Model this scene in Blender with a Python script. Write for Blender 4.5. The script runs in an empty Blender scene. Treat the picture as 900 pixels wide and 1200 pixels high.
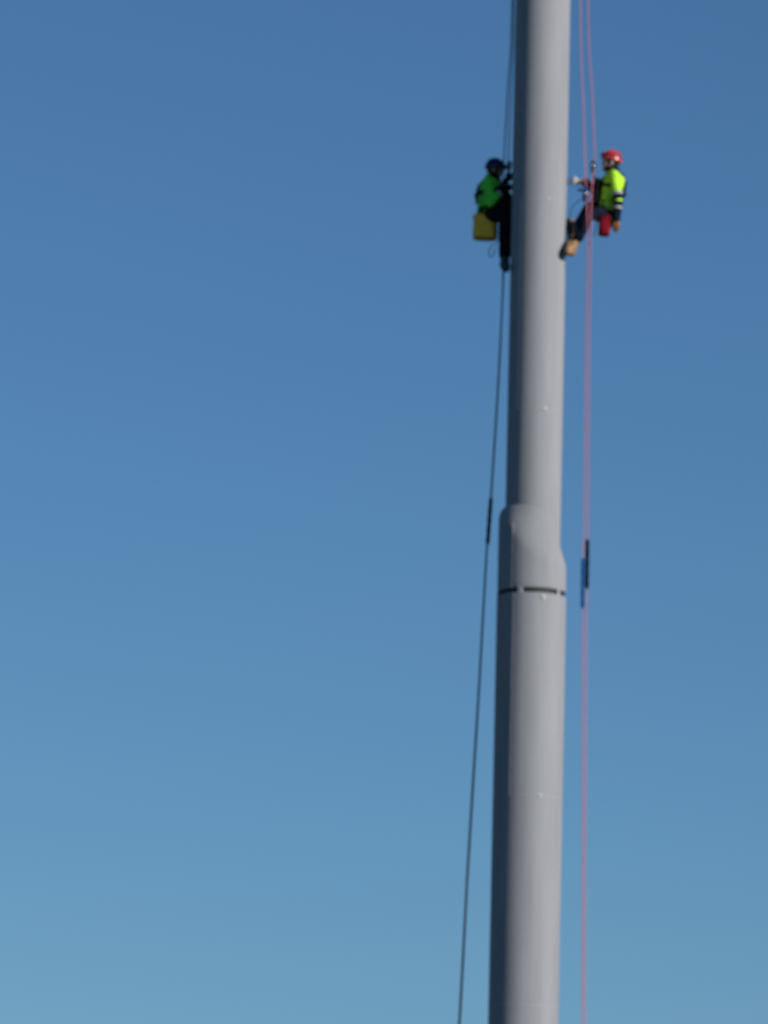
import bpy, bmesh, math, random
from mathutils import Vector, Matrix, noise
random.seed(7)
S = bpy.context.scene
COL = S.collection
R = math.radians

# ------------------------------------------------------------------ camera
ELEV, DIST, PXM, CX, CZ, ROLL = R(10.5), 70.0, 95.0, -1.839148, 1.6, 0.0242022
F_PX = PXM * DIST / math.cos(ELEV)                 # focal length in photo pixels (900 x 1200)
_r0, _u0 = Vector((1, 0, 0)), Vector((0, -math.sin(ELEV), math.cos(ELEV)))
FWD = Vector((0, math.cos(ELEV), math.sin(ELEV)))
RGT = _r0 * math.cos(ROLL) + _u0 * math.sin(ROLL)
UPV = -_r0 * math.sin(ROLL) + _u0 * math.cos(ROLL)
CAM = Vector((CX, -DIST, CZ))
cd = bpy.data.cameras.new('camera')
cam = bpy.data.objects.new('camera', cd)
COL.objects.link(cam)
m = Matrix((RGT, UPV, -FWD)).transposed().to_4x4()
m.translation = CAM
cam.matrix_world = m
cd.sensor_fit = 'VERTICAL'
cd.sensor_height = 24.0
cd.sensor_width = 18.0
cd.lens = F_PX * 24.0 / 1200.0
cd.clip_start, cd.clip_end = 0.5, 30000.0
cd.dof.use_dof = True                              # the long lens missed focus a little
cd.dof.focus_distance = 35.0
cd.dof.aperture_fstop = 2.5
S.camera = cam

# ------------------------------------------------------------------ sky, sun, exposure
SUN_EL, SUN_AZ = R(23), R(126)                     # azimuth from +Y towards +X
w = bpy.data.worlds.new('World')
S.world = w
w.use_nodes = True
wn = w.node_tree.nodes
sky = wn.new('ShaderNodeTexSky')
sky.sky_type = 'NISHITA'
sky.sun_disc = False
sky.sun_elevation, sky.sun_rotation = SUN_EL, SUN_AZ
sky.altitude = 0.0
sky.air_density, sky.dust_density, sky.ozone_density = 1.0, 0.0, 8.0
tint = wn.new('ShaderNodeMix')                     # one white balance for the whole sky
tint.data_type, tint.blend_type = 'RGBA', 'MULTIPLY'
tint.inputs[0].default_value = 1.0
tint.inputs[7].default_value = (0.87, 0.935, 0.895, 1.0)
w.node_tree.links.new(sky.outputs[0], tint.inputs[6])
w.node_tree.links.new(tint.outputs[2], wn['Background'].inputs[0])
wn['Background'].inputs[1].default_value = 0.087
sd = bpy.data.lights.new('sun', 'SUN')
sd.energy, sd.angle, sd.color = 4.8, R(0.5), (1.0, 0.95, 0.88)
sun = bpy.data.objects.new('sun', sd)
COL.objects.link(sun)
sdir = Vector((math.sin(SUN_AZ) * math.cos(SUN_EL), math.cos(SUN_AZ) * math.cos(SUN_EL), math.sin(SUN_EL)))
sun.rotation_euler = sdir.to_track_quat('Z', 'Y').to_euler()
sun.location = (30, -40, 60)
S.view_settings.view_transform = 'Standard'
S.view_settings.look = 'None'
S.view_settings.gamma = 1.0
S.view_settings.exposure = 0.0
S.view_settings.use_curve_mapping = False


# ------------------------------------------------------------------ helpers
def at(px, py, d=0.0):
    """point on the plane y = d seen at photo pixel (px, py)"""
    v = FWD + RGT * ((px - 450) / F_PX) + UPV * ((600 - py) / F_PX)
    return CAM + v * ((d - CAM.y) / v.y)


def z_at(py):
    """height on the mast axis seen at photo row py"""
    return at(636.4 - 23.3 * py / 1200, py, 0).z


def mat(name, col, rough=0.6, metal=0.0, var=0.12, scale=6.0, bump=0.0, bscale=40.0, spec=0.5, stretch=None, emission=None):
    mt = bpy.data.materials.new(name)
    mt.use_nodes = True
    nt = mt.node_tree
    b = nt.nodes['Principled BSDF']
    b.inputs['Roughness'].default_value = rough
    b.inputs['Metallic'].default_value = metal
    b.inputs['Specular IOR Level'].default_value = spec
    tc = nt.nodes.new('ShaderNodeTexCoord')
    src = tc.outputs['Object']
    if stretch:
        mp = nt.nodes.new('ShaderNodeMapping')
        mp.inputs['Scale'].default_value = stretch
        nt.links.new(src, mp.inputs[0])
        src = mp.outputs[0]
    nz = nt.nodes.new('ShaderNodeTexNoise')
    nz.inputs['Scale'].default_value = scale
    nz.inputs['Detail'].default_value = 5
    nt.links.new(src, nz.inputs['Vector'])
    rp = nt.nodes.new('ShaderNodeValToRGB')
    rp.color_ramp.elements[0].position, rp.color_ramp.elements[1].position = 0.3, 0.7
    rp.color_ramp.elements[0].color = [c * (1 - var) for c in col] + [1]
    rp.color_ramp.elements[1].color = [min(1, c * (1 + var)) for c in col] + [1]
    nt.links.new(nz.outputs[0], rp.inputs[0])
    nt.links.new(rp.outputs[0], b.inputs['Base Color'])
    if bump:
        n2 = nt.nodes.new('ShaderNodeTexNoise')
        n2.inputs['Scale'].default_value = bscale
        n2.inputs['Detail'].default_value = 3
        nt.links.new(src, n2.inputs['Vector'])
        bp = nt.nodes.new('ShaderNodeBump')
        bp.inputs['Strength'].default_value = bump
        bp.inputs['Distance'].default_value = 0.01
        nt.links.new(n2.outputs[0], bp.inputs['Height'])
        nt.links.new(bp.outputs[0], b.inputs['Normal'])
    return mt


M = dict(
    paint=mat('grey_paint', (0.270, 0.277, 0.295), 0.65, var=0.08, spec=0.06, scale=7.0, bump=0.05, bscale=9, stretch=(1, 1, 0.08)),
    weld=mat('painted_weld', (0.31, 0.315, 0.322), 0.55, var=0.04, spec=0.15, bump=0.3, bscale=60),
    core=mat('dark_joint_core', (0.02, 0.021, 0.021), 0.7, var=0.2),
    lug=mat('galvanised_lug', (0.42, 0.42, 0.42), 0.5, 0.0, var=0.05),
    grass=mat('grass', (0.014, 0.022, 0.014), 0.9, var=0.35, scale=0.4, bump=0.4, bscale=6),
    concrete=mat('concrete', (0.32, 0.31, 0.29), 0.9, var=0.15, scale=4, bump=0.3),
    skin=mat('skin', (0.48, 0.28, 0.19), 0.5, var=0.06, scale=20),
    hair=mat('hair', (0.03, 0.02, 0.015), 0.6, var=0.2, scale=60),
    lime=mat('lime_hi_vis_cloth', (0.44, 0.84, 0.022), 0.75, var=0.06, scale=9, bump=0.5, bscale=22),
    green=mat('green_hi_vis_cloth', (0.09, 0.66, 0.03), 0.75, var=0.08, scale=9, bump=0.5, bscale=22),
    navy=mat('navy_work_cloth', (0.007, 0.009, 0.022), 0.9, spec=0.08, var=0.25, scale=9, bump=0.6, bscale=20),
    black=mat('black_work_cloth', (0.009, 0.009, 0.011), 0.9, spec=0.08, var=0.25, scale=9, bump=0.6, bscale=20),
    reflect=mat('reflective_tape', (0.30, 0.31, 0.33), 0.35, var=0.05, scale=30),
    web=mat('black_webbing', (0.015, 0.015, 0.017), 0.8, spec=0.1, var=0.2, scale=50, bump=0.3, bscale=120),
    redhelm=mat('red_helmet_shell', (0.48, 0.035, 0.04), 0.32, var=0.05, scale=8),
    bluehelm=mat('dark_blue_helmet_shell', (0.012, 0.016, 0.10), 0.35, var=0.08, scale=8),
    plastic=mat('black_plastic', (0.018, 0.018, 0.02), 0.4, var=0.15),
    lens=mat('lamp_lens', (0.6, 0.62, 0.65), 0.1, var=0.02),
    tan=mat('tan_boot_leather', (0.29, 0.16, 0.068), 0.65, var=0.15, scale=18, bump=0.3),
    rubber=mat('boot_rubber', (0.025, 0.022, 0.02), 0.8, var=0.15),
    blackboot=mat('black_boot_leather', (0.03, 0.028, 0.026), 0.6, var=0.15),
    orange=mat('orange_glove_leather', (0.32, 0.12, 0.03), 0.7, var=0.15, scale=20),
    blackglove=mat('black_glove', (0.025, 0.025, 0.028), 0.7, var=0.15),
    redbag=mat('red_bag_cloth', (0.18, 0.006, 0.016), 0.85, spec=0.1, var=0.15, scale=10, bump=0.4),
    yellow=mat('yellow_bag_vinyl', (0.88, 0.50, 0.015), 0.5, var=0.14, scale=7, bump=0.5, bscale=14),
    pink=mat('red_flecked_rope', (0.52, 0.15, 0.18), 0.8, var=0.2, scale=90),
    darkrope=mat('dark_rope', (0.02, 0.03, 0.05), 0.8, spec=0.1, var=0.3, scale=90),
    bluesleeve=mat('blue_rope_sleeve', (0.012, 0.075, 0.22), 0.7, spec=0.1, var=0.15, scale=20, bump=0.3),
    blacksleeve=mat('black_rope_sleeve', (0.006, 0.012, 0.03), 0.7, spec=0.1, var=0.15, scale=20, bump=0.3),
    greensleeve=mat('dark_green_rope_sleeve', (0.006, 0.032, 0.036), 0.7, spec=0.1, var=0.15, scale=20, bump=0.3),
    bluemetal=mat('blue_anodised', (0.02, 0.045, 0.14), 0.35, 0.3, var=0.1),
    steel=mat('steel', (0.5, 0.51, 0.53), 0.3, 0.9, var=0.05),
    greytool=mat('grey_tool_body', (0.32, 0.33, 0.36), 0.4, var=0.06),
    eye=mat('eye_white', (0.7, 0.68, 0.65), 0.2, var=0.02),
    lip=mat('lip', (0.35, 0.13, 0.11), 0.5, var=0.05),
)


class MB:
    """collects closed shells in world coordinates"""

    def __init__(s):
        s.v, s.f = [], []

    def grid(s, rings, close=True, caps=True):
        o = len(s.v)
        n = len(rings[0])
        for r in rings:
            s.v += [Vector(p) for p in r]
        for i in range(len(rings) - 1):
            for j in range(n if close else n - 1):
                a, b = o + i * n + j, o + i * n + (j + 1) % n
                s.f.append((a, b, b + n, a + n))
        if caps:
            s.f.append(tuple(o + j for j in range(n))[::-1])
            e = o + (len(rings) - 1) * n
            s.f.append(tuple(e + j for j in range(n)))
        return s

    def cap(s, a, b, ra, rb=None, seg=14, hemi=4, flat=None):
        """tapered capsule; flat = (vector, factor) squashes the section along vector"""
        a, b = Vector(a), Vector(b)
        rb = ra if rb is None else rb
        t = (b - a)
        L = t.length
        t = t.normalized() if L > 1e-6 else Vector((0, 0, 1))
        x = t.orthogonal().normalized()
        k = 1.0
        if flat:
            fv = Vector(flat[0])
            fv = (fv - t * fv.dot(t))
            if fv.length > 1e-4:
                x, k = fv.normalized(), flat[1]
        y = t.cross(x)
        rings = []
        for i in range(hemi):
            th = math.pi / 2 * (1 - (i + 0.15) / hemi)
            rings.append((a - t * ra * math.sin(th), ra * math.cos(th)))
        rings.append((a, ra))
        rings.append((b, rb))
        for i in range(hemi - 1, -1, -1):
            th = math.pi / 2 * (1 - (i + 0.15) / hemi)
            rings.append((b + t * rb * math.sin(th), rb * math.cos(th)))
        s.grid([[c + x * (k * r * math.cos(2 * math.pi * j / seg)) + y * (r * math.sin(2 * math.pi * j / seg))
                 for j in range(seg)] for c, r in rings])
        return s

    def ell(s, c, rx, ry, rz, rot=None, seg=18, rows=12, lo=-1.0):
        c = Vector(c)
        rot = rot or Matrix.Identity(3)
        rings = []
        t0 = math.asin(max(-0.995, lo))
        for i in range(rows + 1):
            th = t0 + (math.asin(0.995) - t0) * i / rows
            rings.append([c + rot @ Vector((rx * math.cos(th) * math.cos(2 * math.pi * j / seg),
                                            ry * math.cos(th) * math.sin(2 * math.pi * j / seg),
                                            rz * math.sin(th))) for j in range(seg)])
        return s.grid(rings)

    def tube(s, pts, r, seg=8, flat=None):
        """tube along a polyline; r a number or list"""
        pts = [Vector(p) for p in pts]
        n = len(pts)
        rr = r if isinstance(r, (list, tuple)) else [r] * n
        x = None
        rings = []
        for i, p in enumerate(pts):
            t = (pts[min(n - 1, i + 1)] - pts[max(0, i - 1)]).normalized()
            if x is None:
                x = t.orthogonal().normalized()
            x = (x - t * x.dot(t)).normalized()
            y = t.cross(x)
            rings.append([p + x * (rr[i] * math.cos(2 * math.pi * j / seg)) + y * (rr[i] * math.sin(2 * math.pi * j / seg))
                          for j in range(seg)])
        return s.grid(rings)

    def loop(s, pts, r, seg=8, nrm=None, k=1.0):
        """closed tube; section stretched by k along nrm"""
        pts = [Vector(p) for p in pts]
        n = len(pts)
        o = len(s.v)
        for i, p in enumerate(pts):
            t = (pts[(i + 1) % n] - pts[i - 1]).normalized()
            x = (Vector(nrm) - t * Vector(nrm).dot(t)).normalized()
            y = t.cross(x)
            s.v += [p + x * (k * r * math.cos(2 * math.pi * j / seg)) + y * (r * math.sin(2 * math.pi * j / seg)) for j in range(seg)]
        for i in range(n):
            for j in range(seg):
                a, b = o + i * seg + j, o + i * seg + (j + 1) % seg
                c, d = o + ((i + 1) % n) * seg + (j + 1) % seg, o + ((i + 1) % n) * seg + j
                s.f.append((a, b, c, d))
        return s

    def box(s, c, sx, sy, sz, rot=None, bev=0.15):
        """box with chamfered long edges"""
        c = Vector(c)
        rot = rot or Matrix.Identity(3)
        b = bev * min(sx, sy, sz)
        def ring(z, ins):
            a, e = sx / 2 - ins, sy / 2 - ins
            q = [(a - b, e), (-a + b, e), (-a, e - b), (-a, -e + b), (-a + b, -e), (a - b, -e), (a, -e + b), (a, e - b)]
            return [c + rot @ Vector((x, y, z)) for x, y in q]
        return s.grid([ring(-sz / 2, b * .7), ring(-sz / 2 + b, 0), ring(sz / 2 - b, 0), ring(sz / 2, b * .7)])


def tag(o, label=None, cat=None, group=None, kind=None):
    for k, v in (('label', label), ('category', cat), ('group', group), ('kind', kind)):
        if v:
            o[k] = v
    return o


ORIG = {}


def obj(name, mb, material, parent=None, origin=None, smooth=True, voxel=None, sm=4, wrinkle=None):
    if parent is not None:
        origin = ORIG[parent.name]
    elif origin is None:
        zs = min(v.z for v in mb.v)
        cx = sum((v.x for v in mb.v)) / len(mb.v)
        cy = sum((v.y for v in mb.v)) / len(mb.v)
        origin = Vector((cx, cy, zs))
    me = bpy.data.meshes.new(name)
    me.from_pydata([v - origin for v in mb.v], [], mb.f)
    me.update()
    bm = bmesh.new()
    bm.from_mesh(me)
    bmesh.ops.recalc_face_normals(bm, faces=bm.faces)
    bm.to_mesh(me)
    bm.free()
    o = bpy.data.objects.new(name, me)
    COL.objects.link(o)
    if voxel:
        md = o.modifiers.new('remesh', 'REMESH')
        md.mode, md.voxel_size = 'VOXEL', voxel
        md.use_smooth_shade = True
        if sm:
            ms = o.modifiers.new('smooth', 'SMOOTH')
            ms.factor, ms.iterations = 0.5, sm
        dg = bpy.context.evaluated_depsgraph_get()
        me2 = bpy.data.meshes.new_from_object(o.evaluated_get(dg))
        o.modifiers.clear()
        o.data = me2
        bpy.data.meshes.remove(me)
        me = me2
        me.name = name
        if wrinkle:                                  # soft folds pressed into cloth
            amp, freq = wrinkle
            nrm = [v.normal.copy() for v in me.vertices]
            for v, nn in zip(me.vertices, nrm):
                p = v.co + origin
                q = Vector((p.x, p.y, p.z * 1.7)) * freq
                f = noise.noise(q) + 0.5 * noise.noise(q * 2.3)
                v.co = v.co + nn * (amp * f)
            me.update()
    me.materials.clear()
    me.materials.append(material)
    if smooth:
        me.polygons.foreach_set('use_smooth', [True] * len(me.polygons))
        if not voxel:
            me.set_sharp_from_angle(angle=R(32))
    o.location = origin if parent is None else (0, 0, 0)
    o.parent = parent
    ORIG[o.name] = origin
    return o


def empty(name, loc, label, cat, group=None):
    o = bpy.data.objects.new(name, None)
    o.empty_display_size = 0.2
    COL.objects.link(o)
    o.location = loc
    ORIG[o.name] = Vector(loc)
    return tag(o, label, cat, group)


def spline(pts, n=8):
    """Catmull-Rom through the points"""
    pts = [Vector(p) for p in pts]
    P = [pts[0] * 2 - pts[1]] + pts + [pts[-1] * 2 - pts[-2]]
    out = []
    for i in range(1, len(P) - 2):
        for k in range(n):
            t = k / n
            a, b, c, d = P[i - 1], P[i], P[i + 1], P[i + 2]
            out.append(0.5 * ((2 * b) + (c - a) * t + (2 * a - 5 * b + 4 * c - d) * t * t + (3 * b - a - 3 * c + d) * t ** 3))
    out.append(pts[-1])
    return out


def flat_disc(c, r, n=48):
    return [Vector((c[0] + r * math.cos(2 * math.pi * i / n), c[1] + r * math.sin(2 * math.pi * i / n), c[2])) for i in range(n)]


# ------------------------------------------------------------------ ground
g = MB()
g.grid([flat_disc((0, 0, -0.3), 9000, 64), flat_disc((0, 0, 0), 9000, 64)])
tag(obj('ground', g, M['grass'], origin=Vector((0, 0, 0)), smooth=False), 'dark green grass field around the mast', kind='structure')
fb = MB()
fb.grid([flat_disc((0, 0, -0.2), 1.6), flat_disc((0, 0, 0.30), 1.6), flat_disc((0, 0, 0.36), 1.52)])
tag(obj('foundation', fb, M['concrete'], origin=Vector((0, 0, 0)), smooth=False), 'round concrete foundation under the mast', kind='structure')

# ------------------------------------------------------------------ mast
RU, RL, RC = 0.3425, 0.4265, 0.4225                 # upper, lower and collar radius
MTOP = 25.6
mast = empty('mast', (0, 0, 0.36), 'tall light grey painted steel mast with a stepped collar joint', 'mast')
NS = 128


def ringpts(r, z, n=NS):
    return [Vector((r * math.cos(2 * math.pi * i / n), r * math.sin(2 * math.pi * i / n), z)) for i in range(n)]


def can(r, z0, z1):
    b = MB()
    zz = [z0 + 0.001, z0 + 0.006] + [z0 + 0.006 + (z1 - z0 - 0.012) * i / 6 for i in range(1, 6)] + [z1 - 0.006, z1 - 0.001]
    rr = [r - 0.004] + [r] * (len(zz) - 2) + [r - 0.004]
    b.grid([ringpts(a, z) for a, z in zip(rr, zz)])
    obj('pole_section', b, M['paint'], mast)


def bead(r, z):
    b = MB()
    pts = [Vector(((r - 0.003) * math.cos(2 * math.pi * i / 96), (r - 0.003) * math.sin(2 * math.pi * i / 96), z)) for i in range(96)]
    b.loop(pts, 0.0048, 6, (0, 0, 1), 1.8)
    obj('weld_bead', b, M['weld'], mast)


def rad(phi):                                       # phi: 0 towards the camera, + to the right
    return Vector((math.sin(phi), -math.cos(phi), 0))


def seam(r, phi, z0, z1):
    b = MB()
    n = rad(phi)
    b.tube([n * (r - 0.003) + Vector((0, 0, z0 + (z1 - z0) * i / 8)) for i in range(9)], 0.0052, 8)
    obj('weld_seam', b, M['weld'], mast)


def lug(r, phi, z, s=1.0):
    b = MB()
    n = rad(phi)
    rot = Matrix((rad(phi + math.pi / 2), -n, Vector((0, 0, 1)))).transposed()
    b.box(n * (r + 0.001 * s) + Vector((0, 0, z)), 0.05 * s, 0.016 * s, 0.06 * s, rot, 0.3)
    b.cap(n * (r + 0.002) + Vector((0, 0, z)), n * (r + 0.008 * s) + Vector((0, 0, z)), 0.016 * s, 0.014 * s)
    obj('lug', b, M['lug'], mast)


z240, z485, z692, z701, z937 = z_at(239), z_at(485), z_at(694.6), z_at(700.6), z_at(937)
up = [z692 - 0.02, z485, z240, z240 + (z240 - z485), MTOP - 0.2]
for a, b_ in zip(up, up[1:]):
    can(RU, a, b_)
lo = [0.40, z937 - 7.6, z937 - 5.1, z937 - 2.55, z937, z701]
lo = [0.40] + [z for z in lo[1:]]
for a, b_ in zip(lo, lo[1:]):
    can(RL, a, b_)
for z in up[1:-1]:
    bead(RU, z)
for z in lo[1:-1]:
    bead(RL, z)
seam(RU, R(-41), z485, z240)
seam(RL, R(-33), z937, z701)
seam(RU, R(75), z240, up[3])
seam(RL, R(140), lo[3], z937)
for z, r, s in ((z240 - 0.01, RU, 0.5), (z485, RU, 0.9), (z937, RL, 0.8), (z701 - 0.06, RL, 1.05)):
    lug(r, R(18.5), z, s)
# collar with a slanting upper shoulder
b = MB()
rows = 40
zb = z692
ang = [2 * math.pi * i / NS for i in range(NS)]
prof = []


def shoulder(a):
    t = 0.5 - 0.5 * math.cos(a)                     # 0 at +x (right), 1 at -x (left)
    t0 = min(1.0, max(0.0, (t - 0.22) / 0.58))
    t0 = t0 * t0 * (3 - 2 * t0)
    t1 = min(1.0, t * 5.0)
    t1 = t1 * t1 * (3 - 2 * t1)
    return z_at(670) + (z_at(613) - z_at(670)) * t ** 2.2, z_at(634) + (z_at(596) - z_at(634)) * t1


for i in range(rows + 1):
    ring = []
    for a in ang:
        z0, z1 = shoulder(a)
        if i <= 14:
            z = zb + (z0 - zb) * i / 14
            r = RC
            if i == 0:
                r = RC - 0.006
        else:
            t = (i - 14) / (rows - 14)
            z = z0 + (z1 - z0) * t
            left = 0.5 - 0.5 * math.cos(a)
            sm_ = t * t * (3 - 2 * t)
            rn = 1 - math.sqrt(max(0, 1 - t ** 2.2))   # rounder shoulder on the left
            left = left ** 3
            e = sm_ * (1 - left) + rn * left
            r = RC + (RU - 0.004 - RC) * e
        ring.append(Vector((r * math.cos(a), r * math.sin(a), z)))
    prof.append(ring)
b.grid(prof)
obj('collar', b, M['paint'], mast)
seam(RC, R(-37), z692 + 0.01, z_at(618))
b = MB()
b.grid([ringpts(0.392, z701 - 0.06), ringpts(0.392, z692 + 0.05)])
obj('joint_core', b, M['core'], mast)
for k in range(5):
    phi = R(-21.4 + 72 * k)
    n = rad(phi)
    rot = Matrix((rad(phi + math.pi / 2), -n, Vector((0, 0, 1)))).transposed()
    b = MB()
    b.box(n * 0.401 + Vector((0, 0, (z692 + z701) / 2)), 0.06, 0.045, z692 - z701 + 0.02, rot, 0.1)
    obj('spacer_block', b, M['paint'], mast)
# base flange with bolts, head plate with rope eyes
b = MB()
b.grid([ringpts(0.62, 0.355, 64), ringpts(0.62, 0.41, 64)])
obj('base_flange', b, M['paint'], mast)
bolt = None
for k in range(16):
    p = rad(2 * math.pi * k / 16) * 0.54
    if bolt is None:
        b = MB()
        b.grid([[p + Vector((0.03 * math.cos(a * math.pi / 3), 0.03 * math.sin(a * math.pi / 3), z)) for a in range(6)] for z in (0.408, 0.45)])
        bolt = obj('anchor_bolt', b, M['steel'], mast, smooth=False)
        p0 = p
    else:
        c = bolt.copy()
        COL.objects.link(c)
        c.location = p - p0
b = MB()
b.grid([ringpts(0.52, MTOP - 0.2, 64), ringpts(0.52, MTOP - 0.14, 64), ringpts(0.3, MTOP - 0.04, 64), ringpts(0.1, MTOP, 64)])
obj('head_plate', b, M['paint'], mast)
anchors = {'la': Vector((-0.44, -0.10, MTOP - 0.24)), 'lb': Vector((-0.44, 0.02, MTOP - 0.24)),
           'ra': Vector((0.40, -0.10, MTOP - 0.24)), 'rb': Vector((0.47, 0.02, MTOP - 0.24))}
for p in anchors.values():
    b = MB()
    b.loop([p + Vector((0, 0.045 * math.cos(t * math.pi / 8), 0.045 * math.sin(t * math.pi / 8) + 0.02)) for t in range(16)], 0.01, 8, (1, 0, 0))
    obj('rope_eye', b, M['steel'], mast)

# ------------------------------------------------------------------ ropes
RR = 0.0075


def rope(pts, material, label, group, r=RR):
    mb = MB().tube(spline(pts, 10), r, 8)
    return tag(obj('rope', mb, material), label, 'rope', group)


rope([anchors['la'], at(600.2, 0, 0.10), at(595.4, 100, 0.16), at(590.7, 186, 0.18), at(588.5, 240, 0.17), at(589.6, 320, 0.20), at(583.5, 450, 0.15),
      at(574.8, 585, 0.1), at(570.6, 636, 0.1), at(560, 820, 0.02), at(548, 1010, -0.05), at(537.5, 1200, -0.1), at(512, 1600, -0.3), Vector((-2.4, -0.9, 0.02))],
     M['darkrope'], 'dark working rope running past the green jacket down to a dark sleeve', 'dark ropes on the shaded side', 0.0085)
rope([anchors['lb'], at(602.3, 0, 0.16), at(599.0, 100, 0.20), at(595.6, 190, 0.22), at(593.5, 240, 0.22), at(590.4, 320, 0.23), at(584.3, 450, 0.18),
      at(575.6, 585, 0.13), at(571.4, 636, 0.13), at(561, 820, 0.05), at(549.4, 1010, -0.02), at(539.2, 1200, -0.07), at(516, 1600, -0.27), Vector((-2.3, -0.8, 0.02))],
     M['darkrope'], 'dark backup rope close beside the shaded side of the mast', 'dark ropes on the shaded side', 0.0078)
rope([anchors['ra'], at(680, 0, 0.08), at(683.5, 120, 0.06), at(685.6, 190, 0.0), at(687.4, 226, -0.14), at(688, 248, -0.27), at(688.6, 290, -0.27), at(687.0, 400, -0.05), at(684.6, 600, 0.12),
      at(683.0, 690, 0.13), at(682.8, 900, 0.13), at(682.4, 1200, 0.13), at(684, 1600, 0.13), Vector((0.70, 0.13, 0.02))],
     M['pink'], 'pinkish red working rope passing in front of the legs above the tan boot', 'pinkish red ropes on the sunny side', 0.0065)
rope([anchors['rb'], at(689, 0, 0.14), at(694, 110, 0.17), at(697.0, 182, 0.19), at(695.6, 196, 0.16), at(693.5, 226, -0.12), at(692.6, 255, -0.31), at(691.8, 310, -0.24), at(690.6, 400, 0.0), at(689.2, 600, 0.18),
      at(687.6, 690, 0.2), at(686.3, 900, 0.2), at(685.6, 1200, 0.2), at(688, 1600, 0.2), Vector((0.78, 0.2, 0.02))],
     M['pink'], 'pinkish red backup rope clipped to the dark rope grab before the red helmet', 'pinkish red ropes on the sunny side', 0.0065)


def sleeve(p0, p1, r, material, label):
    p0, p1 = Vector(p0), Vector(p1)
    n = 14
    pts = [p0.lerp(p1, i / n) for i in range(n + 1)]
    rr = [r * 0.6 if i in (0, n) else r * (1 + 0.10 * math.sin(i * 2.1)) for i in range(n + 1)]
    tag(obj('rope_protector', MB().tube(pts, rr, 10), material), label, 'rope protector', 'fabric sleeves on the hanging ropes')


sleeve(at(575.4, 583, 0.11), at(571.4, 638, 0.11), 0.026, M['greensleeve'], 'dark green fabric sleeve on the dark slanting rope')
sleeve(at(688.3, 632, 0.19), at(687.6, 690, 0.2), 0.028, M['blacksleeve'], 'black fabric sleeve on a red rope beside the blue sleeve')
sleeve(at(683.4, 654, 0.128), at(682.7, 713, 0.13), 0.024, M['bluesleeve'], 'blue fabric sleeve on a red rope beside the black sleeve')


# ------------------------------------------------------------------ people
def hand(mb, wrist, d, nrm, thumb, curl=0.4, g=0.0, sc=1.0):
    """palm and five fingers; d towards the fingertips, nrm out of the palm, thumb sideways; g = glove thickness"""
    wrist, d, nrm = Vector(wrist), Vector(d).normalized(), Vector(nrm).normalized()
    nrm = (nrm - d * nrm.dot(d)).normalized()
    side = nrm.cross(d)
    if side.dot(Vector(thumb)) < 0:
        side = -side
    lens = (0.074, 0.083, 0.077, 0.060)
    for i, L in enumerate(lens):
        off = side * (0.030 - 0.0205 * i) * sc
        k = wrist + (d * (0.092 - 0.004 * abs(i - 1)) + off) * 1.0
        mb.cap(wrist + off * 0.6 + d * 0.012, k, 0.015 + g, 0.0125 + g)
        p = k
        dd = d.copy()
        for j, (fr, cu) in enumerate(((0.45, curl * 0.6), (0.32, curl), (0.23, curl * 0.7))):
            c = cu + 0.06 * i * curl
            dd = (dd * math.cos(c) + nrm * math.sin(c)).normalized()
            nrm_l = nrm
            q = p + dd * L * fr
            mb.cap(p, q, 0.0092 - 0.0007 * j + g, 0.0087 - 0.0007 * j + g, 10, 3)
            p = q
    t0 = wrist + d * 0.025 + side * 0.024
    t1 = t0 + (d * 0.6 + side * 0.75 + nrm * 0.25).normalized() * 0.042
    t2 = t1 + (d * 0.9 + side * 0.25 + nrm * 0.35).normalized() * 0.034
    t3 = t2 + (d * 0.95 + nrm * (0.3 + curl * 0.4)).normalized() * 0.026
    mb.cap(t0, t1, 0.014 + g, 0.0115 + g, 10, 3)
    mb.cap(t1, t2, 0.0112 + g, 0.0102 + g, 10, 3)
    mb.cap(t2, t3, 0.0100 + g, 0.0085 + g, 10, 3)


def head_parts(P, J, fx, body, helm_mat, skin_dark=False, tilt=0.0):
    """adds a head to the body blob; fx = +1 facing +x, -1 facing -x. Returns builder for helmet etc."""
    h = J['head']
    f = Vector((fx * math.cos(tilt), 0, -math.sin(tilt)))
    u = Vector((fx * math.sin(tilt), 0, math.cos(tilt)))
    l = Vector((0, 1, 0))
    rot = Matrix((f, l, u)).transposed()
    body.cap(J['neck'], h - u * 0.03, 0.056, 0.054)
    body.ell(h + u * 0.035, 0.098, 0.076, 0.088, rot)
    body.ell(h + f * 0.028 - u * 0.045, 0.062, 0.056, 0.072, rot)
    body.cap(h + f * 0.095 - u * 0.005, h + f * 0.112 - u * 0.038, 0.010, 0.015)
    body.cap(h + f * 0.078 - u * 0.104, h + f * 0.070 - u * 0.108, 0.022, 0.022)
    body.cap(h + f * 0.088 - l * 0.022 + u * 0.015, h + f * 0.088 + l * 0.022 + u * 0.015, 0.011)
    for s in (-1, 1):
        body.ell(h + l * s * 0.077 - f * 0.008 - u * 0.012, 0.019, 0.010, 0.031, rot)
    return f, u, l, rot


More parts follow.
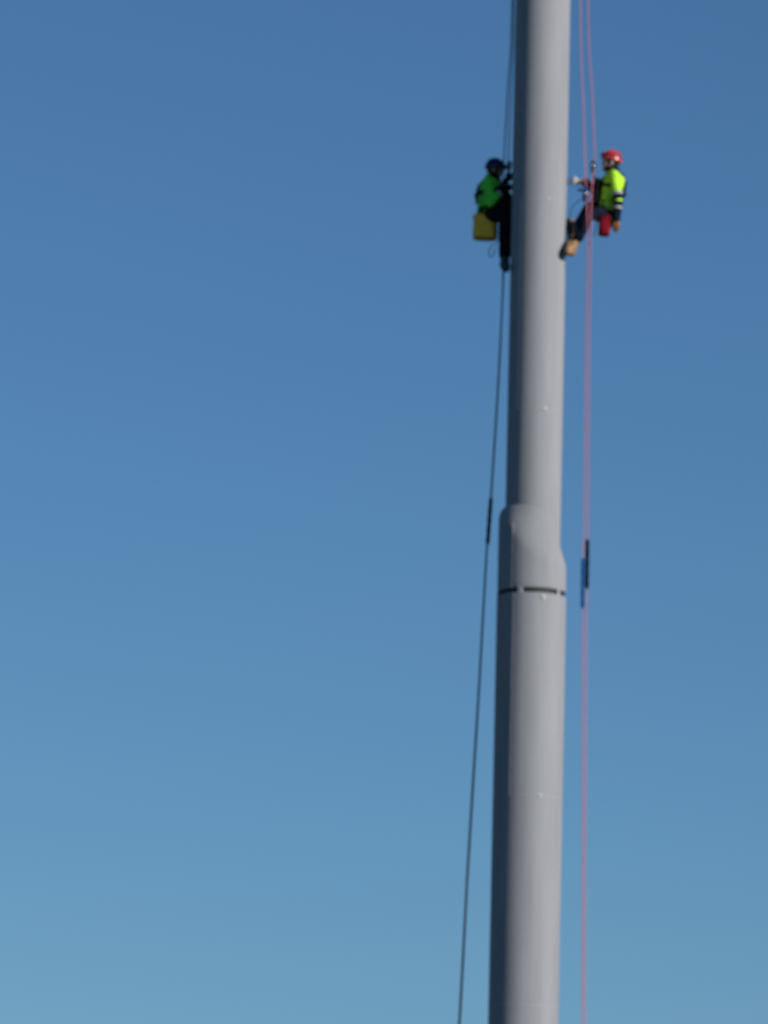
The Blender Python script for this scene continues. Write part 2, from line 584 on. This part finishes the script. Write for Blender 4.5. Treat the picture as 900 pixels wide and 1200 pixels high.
def head_gear(P, J, hd, helm_mat):
    f, u, l, rot = hd
    h = J['head']
    for s in (-1, 1):
        obj('eye', MB().ell(h + f * 0.0865 + l * s * 0.031 - u * 0.006, 0.011, 0.012, 0.010, rot, 10, 8), M['eye'], P)
    obj('mouth', MB().cap(h + f * 0.089 - l * 0.021 - u * 0.07, h + f * 0.089 + l * 0.021 - u * 0.07, 0.006), M['lip'], P)
    obj('hair', MB().ell(h - f * 0.012 + u * 0.02, 0.094, 0.082, 0.086, rot), M['hair'], P)
    # helmet: shell with brim, ridges, lamp and chin strap
    c = h + u * 0.045
    b = MB()
    rows, seg = 12, 36
    rings = []

    def shell(a, th, k):
        ex = 0.121 * k + (0.006 if math.cos(a) < 0 else 0)
        return c + rot @ Vector((ex * math.cos(a) * math.cos(th), 0.105 * k * math.sin(a) * math.cos(th),
                                 0.115 * k * math.sin(th) - 0.018 * math.cos(a) * (1 - math.sin(th)) * (1 if math.cos(a) < 0 else -0.4) * -1 * 0.6))
    prof = []
    prof.append((R(-8), 0.94))
    prof.append((R(-9), 1.0))
    prof.append((R(-8), 1.035))
    prof.append((R(-3), 1.035))
    prof.append((R(1), 1.01))
    for i in range(1, rows + 1):
        prof.append((R(1 + 87 * i / rows), 1.0))
    for th, k in prof:
        rings.append([shell(2 * math.pi * j / seg, th, k) for j in range(seg)])
    helmet = obj('helmet', b.grid(rings), helm_mat, P)
    b = MB()
    pk = []
    for i in range(5):
        y = (i - 2) * 0.035
        pk.append(c + f * (0.127 - 0.004 * (i - 2) ** 2) + l * y - u * 0.012)
    b.tube(pk, [0.006, 0.011, 0.013, 0.011, 0.006], 8)
    b.cap(c + f * 0.106 - u * 0.004, c + f * 0.119 - u * 0.010, 0.034, 0.026, flat=(u, 0.22))
    obj('peak', b, helm_mat, helmet)
    for s in (-1, 0, 1):
        pts = []
        for i in range(9):
            th = R(25 + 120 * i / 8)
            pts.append(c + rot @ Vector((0.122 * math.cos(th), s * 0.045, 0.1155 * math.sin(th) * (1 - abs(s) * 0.09))))
        obj('ridge', MB().tube(pts, 0.006, 8), helm_mat, helmet)
    lamp = MB().box(c + f * 0.128 + u * 0.028, 0.045, 0.065, 0.045, rot, 0.2)
    lo_ = obj('headlamp', lamp, M['plastic'], helmet)
    obj('lamp_band', MB().loop([c + rot @ Vector((0.119 * math.cos(t * math.pi / 16), 0.104 * math.sin(t * math.pi / 16), 0.028)) for t in range(32)], 0.004, 6, u, 2.6), M['web'], helmet)
    ch = h + f * 0.066 - u * 0.128
    for s in (-1, 1):
        pts = spline([c + l * s * 0.104 + f * 0.03 - u * 0.01, h + l * s * 0.078 + f * 0.035 - u * 0.05, ch + l * s * 0.02])
        obj('chin_strap', MB().tube(pts, 0.006, 6), M['web'], helmet)
    return helmet


def boot(P, ankle, heel, toe, up, leather, shin_dir):
    """boot whose sole runs heel -> toe; up points from sole to ankle"""
    ankle, heel, toe, up = Vector(ankle), Vector(heel), Vector(toe), Vector(up).normalized()
    d = (toe - heel).normalized()
    up = (up - d * up.dot(d)).normalized()
    s = d.cross(up)
    L = (toe - heel).length
    b = MB()
    mid = heel + d * L * 0.3 + up * 0.055
    b.cap(ankle - Vector(shin_dir).normalized() * 0.10, ankle, 0.064, 0.058)
    b.cap(ankle, heel + d * 0.05 + up * 0.045, 0.058, 0.05)
    b.cap(ankle + d * 0.012, heel + d * L * 0.62 + up * 0.045, 0.054, 0.049)
    b.cap(heel + d * 0.045 + up * 0.04, heel + d * (L - 0.05) + up * 0.036, 0.048, 0.05)
    b.cap(heel + d * L * 0.6 + up * 0.038, heel + d * (L - 0.048) + up * 0.034, 0.054, 0.05, flat=(up, 0.8))
    bo = obj('boot', b, leather, P, voxel=0.009, sm=4)
    b = MB()
    rings = []
    n = 20
    for kz, ks in ((-0.014, 0.94), (-0.010, 1.0), (0.022, 1.0), (0.026, 0.93)):
        ring = []
        for i in range(n):
            a = 2 * math.pi * i / n
            x = L / 2 * math.cos(a) * 1.03
            wv = (0.053 + 0.007 * math.cos(a)) * math.sin(a) * (1.12 if abs(math.cos(a)) > .4 else 1.0)
            ring.append(heel + d * L / 2 + d * x * ks + s * wv * ks + up * kz)
        rings.append(ring)
    obj('sole', b.grid(rings), M['rubber'], bo, smooth=False)
    for k in range(4):
        c = ankle + d * (0.05 + 0.018 * k) - up * (0.005 + 0.012 * k) + up * 0.008
        obj('lace', MB().cap(c - s * 0.026, c + s * 0.026, 0.005, seg=8, hemi=2), M['web'], bo)
    return bo


def band(P, a, b, t0, t1, ra, rb, material, name='reflective_band'):
    a, b = Vector(a), Vector(b)
    p, q = a.lerp(b, t0), a.lerp(b, t1)
    n = 6
    pts = [p.lerp(q, i / n) for i in range(n + 1)]
    r0, r1 = ra + (rb - ra) * t0, ra + (rb - ra) * t1
    rr = [r0 + (r1 - r0) * i / n for i in range(n + 1)]
    rr[0] *= 0.97
    rr[-1] *= 0.97
    return obj(name, MB().tube(pts, rr, 20), material, P)


def ellipse_loop(c, rot, rx, ry, n=28):
    return [Vector(c) + rot @ Vector((rx * math.cos(2 * math.pi * i / n), ry * math.sin(2 * math.pi * i / n), 0)) for i in range(n)]


def person(label, J, fx, o, group):
    """J: joints in world space; o: options"""
    P = empty('person', J['pelvis'] - Vector((0, 0, 0.18)), label, 'person', group)
    near, far = J['near'], J['far']
    body = MB()
    spine = (J['chest'] - J['pelvis']).normalized()
    fdir = Vector((fx, 0, 0))
    yv = Vector((0, 1, 0))
    # torso
    for s in (-1, 1):
        body.cap(J['pelvis'] + yv * s * 0.075, J['chest'] + yv * s * 0.085, 0.095, 0.10)
    body.cap(near['sh'], far['sh'], 0.055)
    body.cap(J['chest'], J['neck'], 0.08, 0.058)
    for L in (near, far):
        body.cap(L['sh'], L['el'], 0.048, 0.038)
        body.cap(L['el'], L['wr'], 0.039, 0.026)
        body.cap(L['hip'], L['kn'], 0.078, 0.052)
        body.cap(L['kn'], L['kn'].lerp(L['an'], 0.35), 0.05, 0.054)
        body.cap(L['kn'].lerp(L['an'], 0.35), L['an'], 0.054, 0.036)
        body.cap(L['an'], L['toe'] * 0.75 + L['heel'] * 0.25 + L['up'] * 0.03, 0.036, 0.028)
        hand(body, L['wr'], L['hd'], L['hn'], L['ht'], L['curl'])
    hd = head_parts(P, J, fx, body, None, tilt=o.get('tilt', 0))
    obj('body', body, M['skin'], P, voxel=0.0062, sm=3)
    head_gear(P, J, hd, o['helmet'])
    # jacket
    jk = MB()
    hem = J['pelvis'] - spine * 0.02
    for s in (-1, 1):
        jk.cap(hem + yv * s * 0.085, J['chest'] + yv * s * 0.09, 0.112, 0.122)
        jk.cap(hem + yv * s * 0.06 - fdir * 0.04, J['chest'] + yv * s * 0.07 - fdir * 0.05 + spine * 0.02, 0.098, 0.095)
    jk.cap(near['sh'], far['sh'], 0.074)
    jk.cap(J['chest'] - spine * 0.02, J['neck'] + spine * 0.01, 0.098, 0.068)
    for L in (near, far):
        jk.cap(L['sh'], L['el'], 0.072, 0.056)
        e = L['el'].lerp(L['wr'], o['sleeve_end'])
        jk.cap(L['el'], e, 0.056, 0.047)
    if o.get('hood'):
        jk.cap(J['neck'] - fdir * 0.05 + Vector((0, -0.06, -0.01)), J['neck'] - fdir * 0.05 + Vector((0, 0.06, -0.01)), 0.05)
    jacket = obj('jacket', jk, o['jacket'], P, voxel=0.011, sm=5, wrinkle=(0.009, 11))
    for L in (near, far):
        if o.get('bands'):
            a, e = L['sh'], L['el']
            band(jacket, a, e, 0.74, 0.86, 0.079, 0.066, M['reflect'])
            band(jacket, a, e, 0.87, 1.06, 0.0775, 0.0635, M['navy'], 'dark_sleeve_panel')
            band(jacket, e, L['wr'], 0.14, 0.38, 0.0635, 0.058, M['navy'], 'dark_sleeve_panel')
            band(jacket, e, L['wr'], 0.39, 0.52, 0.0655, 0.060, M['reflect'])
            cuff = band(jacket, e, L['wr'], 0.53, 1.14, 0.062, 0.050, M['navy'], 'dark_cuff')
        else:
            band(jacket, L['el'], L['wr'], 0.6, 0.72, 0.058, 0.054, M['reflect'])
            band(jacket, L['el'], L['wr'], 0.72, 0.97, 0.054, 0.046, M['black'], 'dark_cuff')
    ng = MB().loop(ellipse_loop(J['neck'] + spine * 0.02, Matrix.Identity(3), 0.072, 0.074), 0.02, 8, (0, 0, 1), 1.5)
    obj('collar', ng, o.get('collar', M['navy']), jacket)
    # trousers
    tr = MB()
    k = o.get('loose', 1.0)
    for s in (-1, 1):
        tr.cap(J['pelvis'] + yv * s * 0.08 + spine * 0.02, J['pelvis'] + yv * s * 0.08 - spine * 0.05, 0.105 * k, 0.105 * k)
    for L in (near, far):
        tr.cap(J['pelvis'] - spine * 0.03 + yv * (0.07 if L is far else -0.07), L['hip'], 0.11 * k, 0.105 * k)
        tr.cap(L['hip'], L['kn'], 0.102 * k, 0.074 * k)
        tr.cap(L['kn'], L['kn'].lerp(L['an'], 0.4), 0.074 * k, 0.075 * k)
        tr.cap(L['kn'].lerp(L['an'], 0.4), L['kn'].lerp(L['an'], o.get('leg_end', 0.8)), 0.075 * k, 0.066 * k)
    obj('trousers', tr, o['trousers'], P, voxel=0.011, sm=4, wrinkle=(0.010, 10))
    for L in (near, far):
        boot(P, L['an'], L['heel'], L['toe'], L['up'], o['boots'], L['kn'] - L['an'])
        gl = MB()
        gl.cap(L['wr'] - Vector(L['hd']).normalized() * 0.03, L['wr'] + Vector(L['hd']).normalized() * 0.01, 0.036, 0.032)
        hand(gl, L['wr'], L['hd'], L['hn'], L['ht'], L['curl'], 0.0035)
        obj('glove', gl, o['gloves'], P, voxel=0.006, sm=1)
    # harness: waist belt, leg loops, shoulder straps, chest strap, front ring
    hs = MB()
    sr = spine.to_track_quat('Z', 'Y').to_matrix()
    ry = sr @ Vector((1, 0, 0))
    def ring(c, rx, ryy, ax, tl=0.0):
        f2 = (fdir - ax * fdir.dot(ax)).normalized()
        y2 = ax.cross(f2)
        return [Vector(c) + f2 * rx * math.cos(2 * math.pi * i / 32) + y2 * ryy * math.sin(2 * math.pi * i / 32) + ax * tl * math.cos(2 * math.pi * i / 32) for i in range(32)]
    harness = obj('harness', MB().loop(ring(J['pelvis'] - spine * 0.06 - fdir * 0.01, 0.150, 0.205, spine, 0.03), 0.010, 8, spine, 3.0), M['web'], P)
    obj('chest_strap', MB().loop(ring(J['chest'] - spine * 0.09 - fdir * 0.018, 0.168, 0.222, spine, 0.02), 0.009, 8, spine, 2.6), M['web'], harness)
    for L in (near, far):
        ax = (L['kn'] - L['hip']).normalized()
        c = L['hip'].lerp(L['kn'], 0.28)
        f2 = ax.orthogonal().normalized()
        y2 = ax.cross(f2)
        obj('leg_loop', MB().loop([c + f2 * 0.104 * math.cos(t * math.pi / 12) + y2 * 0.104 * math.sin(t * math.pi / 12) for t in range(24)], 0.009, 8, ax, 2.8), M['web'], harness)
        s = -1 if L is near else 1
        pts = spline([J['pelvis'] + spine * 0.12 + fdir * 0.13 + yv * s * 0.05, J['chest'] + fdir * 0.13 + yv * s * 0.07 - spine * 0.04,
                      J['chest'] + fdir * 0.075 + yv * s * 0.10 + spine * 0.105, J['chest'] - fdir * 0.05 + yv * s * 0.10 + spine * 0.12,
                      J['chest'] - fdir * 0.155 + yv * s * 0.06, J['pelvis'] - fdir * 0.155 + yv * s * 0.03 + spine * 0.12])
        obj('shoulder_strap', MB().tube(pts, 0.017, 8), M['web'], harness)
    rc = J['pelvis'] + spine * 0.10 + fdir * 0.155
    obj('front_ring', MB().loop([rc + fdir * 0.028 * math.cos(t * math.pi / 8) + spine * 0.028 * math.sin(t * math.pi / 8) for t in range(16)], 0.006, 6, yv), M['steel'], harness)
    return P, rc, spine


V = Vector
# --- worker on the sunny side, facing the mast (towards -x)
JR = dict(
    pelvis=at(711.5, 246, 0.25), chest=at(718, 215, 0.25), neck=at(717, 200.5, 0.25), head=at(716.3, 190.5, 0.25),
    near=dict(sh=at(720, 206, 0.065), el=at(724.8, 233, -0.02), wr=at(722.3, 256, -0.015), hip=at(708.5, 251, 0.15), kn=at(691.5, 249, -0.15), an=at(673.3, 286.5, -0.175),
              heel=at(665.0, 283.5, -0.12), toe=at(661.8, 298.0, -0.28), up=V((0.95, 0.1, 0.3)), hd=V((-0.03, -0.05, -1)), hn=V((0.25, 0.9, 0)), ht=V((-1, 0, 0)), curl=0.45),
    far=dict(sh=at(715.5, 206, 0.435), el=at(699, 225.5, 0.45), wr=at(687.5, 214, 0.24), hip=at(708, 250, 0.35), kn=at(690, 243.5, 0.55), an=at(673.5, 274, 0.30),
             heel=at(667.2, 280, 0.17), toe=at(665.6, 256, 0.20), up=V((1, 0.3, 0)), hd=V((-0.95, -0.25, 0.1)), hn=V((0.1, -0.35, -0.9)), ht=V((0.1, -0.9, 0.3)), curl=0.75),
)
PR, ringR, spR = person('person in red helmet and bright lime jacket leaning back on red ropes', JR, -1,
                        dict(helmet=M['redhelm'], jacket=M['lime'], trousers=M['navy'], boots=M['tan'], gloves=M['orange'], sleeve_end=0.4, bands=True, tilt=-0.22),
                        'people working on ropes')
# --- worker on the shaded side, facing the mast (towards +x)
JL = dict(
    pelvis=at(571.5, 249, 0.37), chest=at(575, 221, 0.37), neck=at(577.3, 208.5, 0.37), head=at(579.5, 200, 0.37),
    near=dict(sh=at(572.5, 213.5, 0.185), el=at(573.5, 238, 0.09), wr=at(590.5, 222, 0.14), hip=at(573.5, 253, 0.27), kn=at(592, 250, 0.08), an=at(591.6, 301, 0.13),
              heel=at(588.6, 308, 0.13), toe=at(592.8, 318, -0.10), up=V((0.1, 0.35, 0.9)), hd=V((0.85, 0.2, 0.45)), hn=V((0.1, 0.9, 0)), ht=V((-0.3, 0.2, 0.9)), curl=0.9),
    far=dict(sh=at(578, 213, 0.555), el=at(586, 234, 0.58), wr=at(593, 211, 0.38), hip=at(574, 251, 0.47), kn=at(593, 232, 0.60), an=at(592.5, 268, 0.40),
             heel=at(597, 277, 0.28), toe=at(598.2, 251, 0.30), up=V((-1, 0.4, 0)), hd=V((0.8, -0.4, 0.5)), hn=V((0.2, -0.9, 0)), ht=V((-0.3, -0.2, 0.9)), curl=0.6),
)
PL, ringL, spL = person('person in dark blue helmet and green jacket in the mast shade', JL, 1,
                        dict(helmet=M['bluehelm'], jacket=M['green'], trousers=M['black'], boots=M['blackboot'], gloves=M['blackglove'], sleeve_end=0.72, hood=True, tilt=0.12, loose=1.16, leg_end=0.95,
                             collar=M['black']),
                        'people working on ropes')


# ------------------------------------------------------------------ rope gear
def gear_descender(c, fdir, tie, body_mat, label, group, handle):
    """frame plates, cam, handle and a carabiner link back to the harness ring"""
    c, tie = Vector(c), Vector(tie)
    E_ = empty('rope_descender', c - V((0, 0, 0.07)), label, 'descender', group)
    ax = (tie - c).normalized()
    yv = V((0, 1, 0))
    upv = yv.cross(ax).normalized()
    if upv.z < 0:
        upv = -upv
    rot = Matrix((ax, yv, upv)).transposed()
    for s in (-1, 1):
        b = MB()
        b.cap(c - upv * 0.055 + yv * s * 0.016, c + upv * 0.06 + yv * s * 0.016, 0.046, 0.032, flat=(yv, 0.12))
        obj('side_plate', b, body_mat, E_)
    obj('cam', MB().cap(c - yv * 0.014, c + yv * 0.014, 0.028), M['steel'], E_)
    obj('handle', MB().tube(spline([c, c - ax * 0.05 + upv * 0.03, c + Vector(handle)]), [0.02] + [0.018] * 15 + [0.013], 8), body_mat, E_)
    n = 16
    mid = (c + tie) / 2
    ln = (tie - c).length / 2 + 0.012
    obj('carabiner', MB().loop([mid + ax * ln * math.cos(2 * math.pi * i / n) + upv * 0.032 * math.sin(2 * math.pi * i / n) for i in range(n)], 0.006, 6, yv), M['steel'], E_)
    return E_


def gear_grab(c0, c1, tie, material, label, group):
    """rope grab body on the rope with a short energy absorbing lanyard to the chest"""
    c0, c1, tie = Vector(c0), Vector(c1), Vector(tie)
    E_ = empty('rope_grab', c1, label, 'rope grab', group)
    obj('housing', MB().cap(c0.lerp(c1, 0.15), c0.lerp(c1, 0.8), 0.034, 0.028, flat=(V((0, 1, 0)), 0.6)), material, E_)
    obj('locking_wheel', MB().cap(c0.lerp(c1, 0.4) - V((0, 0.03, 0)), c0.lerp(c1, 0.4) + V((0, 0.03, 0)), 0.022), M['steel'], E_)
    mid = (c1 + tie) / 2 - V((0, 0.02, 0.07))
    obj('lanyard', MB().tube(spline([c0.lerp(c1, 0.7), c1, mid, tie]), 0.014, 8), M['web'], E_)
    pk = MB().box(mid, 0.06, 0.05, 0.16, None, 0.25)
    obj('energy_absorber', pk, M['web'], E_)


gear_descender(at(686.8, 227, -0.13), V((-1, 0, 0)), ringR, M['bluemetal'], 'blue rope descender on the red working rope before the lime jacket', 'rope gear on the ropes', V((-0.105, -0.01, 0.045)))
gear_grab(at(695.2, 189, 0.18), at(694.6, 203, 0.12), JR['chest'] + V((-0.165, -0.02, -0.02)), M['plastic'], 'black rope grab on the red backup rope before the red helmet', 'rope gear on the ropes')
gear_descender(at(590.0, 233, 0.18), V((1, 0, 0)), ringL, M['plastic'], 'black rope descender at the belly of the green jacket', 'rope gear on the ropes', V((0.02, -0.03, -0.1)))
gear_grab(at(597.0, 190, 0.21), at(596.2, 200, 0.21), JL['chest'] + V((0.165, -0.02, -0.02)), M['plastic'], 'black rope grab on the dark backup rope beside the mast', 'rope gear on the ropes')

# grinder in the far hand of the sunny side worker
tl = empty('power_tool', at(674, 212, 0.17), 'grey cordless sanding tool with a dark disc pressed on the mast', 'power tool')
hp = JR['far']['wr'] + V((-0.085, -0.02, 0.0))
fp = at(674.0, 211.5, 0.16)
obj('motor_housing', MB().cap(hp + V((0.03, 0, 0)), fp, 0.024, 0.033), M['greytool'], tl)
obj('gear_head', MB().cap(fp + V((-0.01, 0, 0.02)), fp + V((-0.02, 0, -0.03)), 0.036, 0.032), M['greytool'], tl)
dc = V((math.sqrt(RU ** 2 - fp.y ** 2) + 0.028, fp.y, fp.z - 0.015))
b = MB()
b.tube([dc + V((-0.014, 0, 0)), dc + V((-0.009, 0, 0)), dc + V((0.012, 0, 0)), dc + V((0.030, 0, 0))], [0.062, 0.068, 0.066, 0.05], 28)
obj('sanding_disc', b, M['rubber'], tl)
obj('spindle', MB().cap(dc, fp + V((-0.02, 0, -0.01)), 0.014), M['steel'], tl)
obj('battery', MB().box(hp + V((0.05, 0, -0.03)), 0.06, 0.055, 0.05, None, 0.2), M['plastic'], tl)


# soft pouch strapped to the chest of the sunny side worker
hr = [o for o in PR.children if o.name.startswith('harness')][0]
cc = at(699.5, 226, 0.16)
b = MB()
b.cap(cc + V((0.02, 0, 0.14)), cc + V((-0.005, 0, -0.12)), 0.05, 0.062)
b.cap(cc + V((0.03, 0.12, 0.12)), cc + V((0.0, 0.12, -0.12)), 0.05, 0.06)
obj('chest_pouch', b, M['black'], hr, voxel=0.011, sm=3, wrinkle=(0.008, 12))


# ------------------------------------------------------------------ bags
def bag(name, c, wx, wy, h, material, label, cat, straps, taper=0.9, lean=0.0, round_=0.35):
    c = Vector(c)
    E_ = empty(name, c - V((0, 0, h / 2)), label, cat)
    b = MB()
    rows, n = 14, 40
    rings = []
    ex = 2 / (1 - round_ * 0.6)

    def sec(z, k):
        ring = []
        for i in range(n):
            a = 2 * math.pi * i / n
            ca, sa = math.cos(a), math.sin(a)
            p = (abs(ca) ** (3.2) + abs(sa) ** (3.2)) ** (-1 / 3.2)
            q = V((c.x + lean * z + wx / 2 * k * p * ca, c.y + wy / 2 * k * p * sa, c.z + z))
            wr = noise.noise(q * 9) * 0.012 + noise.noise(q * 22) * 0.005
            q += V((ca, sa, 0)) * wr
            ring.append(q)
        return ring
    zz = [(-h / 2, 0.82), (-h / 2 + 0.012, 0.93)] + [(-h / 2 + 0.012 + (h - 0.02) * i / rows, 0.95 + (1 / taper - 1) * 0.5 * i / rows) for i in range(1, rows + 1)]
    rings = [sec(z, k) for z, k in zz]
    rings.append(sec(h / 2 - 0.008, zz[-1][1] * 0.94))
    rings.append(sec(h / 2 - 0.09, zz[-1][1] * 0.90))
    obj('bag_body', b.grid(rings), material, E_)
    obj('rim', MB().loop(sec(h / 2 - 0.008, zz[-1][1] * 0.99), 0.008, 6, (0, 0, 1), 1.5), material, E_)
    for pts in straps:
        obj('strap', MB().tube(spline(pts), 0.009, 6), M['web'], E_)
    return E_


yc = at(568.3, 267, 0.30)
bag('tool_bag', yc, 0.315, 0.27, 0.295, M['yellow'], 'yellow vinyl tool bag hanging below the green jacket', 'bag',
    [[yc + V((-0.12, 0, 0.12)), yc + V((-0.08, 0.06, 0.22)), JL['pelvis'] + V((-0.08, -0.15, 0.11))],
     [yc + V((0.12, 0, 0.12)), yc + V((0.07, 0.06, 0.22)), JL['pelvis'] + V((0.05, -0.17, 0.11))]], 0.96)
rc_ = at(708.5, 265, 0.05)
bag('kit_bag', rc_, 0.15, 0.16, 0.24, M['redbag'], 'dark red kit bag hanging under the lime jacket', 'bag',
    [[rc_ + V((-0.05, 0, 0.10)), rc_ + V((-0.03, 0.03, 0.17)), JR['pelvis'] + V((-0.06, -0.19, 0.09))],
     [rc_ + V((0.05, 0, 0.10)), rc_ + V((0.04, 0.03, 0.17)), JR['pelvis'] + V((0.03, -0.20, 0.09))]], 0.9, lean=0.08)


# ------------------------------------------------------------------ loose cords
def cord(pts, label, material=M['darkrope'], r=0.006):
    tag(obj('cord', MB().tube(spline(pts), r, 6), material), label, 'cord', 'loose cords hanging from the harnesses')


cord([ringL + V((-0.05, -0.14, -0.10)), at(582, 284, 0.1), at(576.5, 287, 0.1), at(573, 295, 0.1), at(574.5, 301, 0.1), at(578, 299, 0.1), at(580.5, 291, 0.1)],
     'thin dark cord looping below the yellow bag')
cord([ringR + V((-0.01, -0.03, 0.0)), at(692, 236, -0.05), at(680, 235, -0.1), at(671, 242, -0.12), at(668.5, 252, -0.1), at(669, 262, -0.05), at(675, 268, -0.08)],
     'thin dark cord arching towards the mast above the knee', M['bluemetal'], 0.005)
cord([ringR + V((0.03, -0.06, -0.02)), at(700, 252, -0.05), at(698, 266, -0.07), at(696, 277, -0.07)], 'thin dark cord hanging between the leg and the red bag')
cord([JR['near']['kn'] + V((0.06, -0.05, -0.03)), at(691, 262, -0.2), at(692.5, 278, -0.18), at(691, 288, -0.18)], 'thin dark cord hanging beside the tan boot')

pc = at(589.3, 234, 0.19)
bag('tool_pouch', pc, 0.17, 0.2, 0.30, M['black'], 'black tool pouch hanging between the green jacket and the mast', 'pouch',
    [[pc + V((-0.05, 0, 0.10)), pc + V((-0.06, 0.02, 0.14)), ringL + V((-0.02, 0, 0.01))]], 0.9)
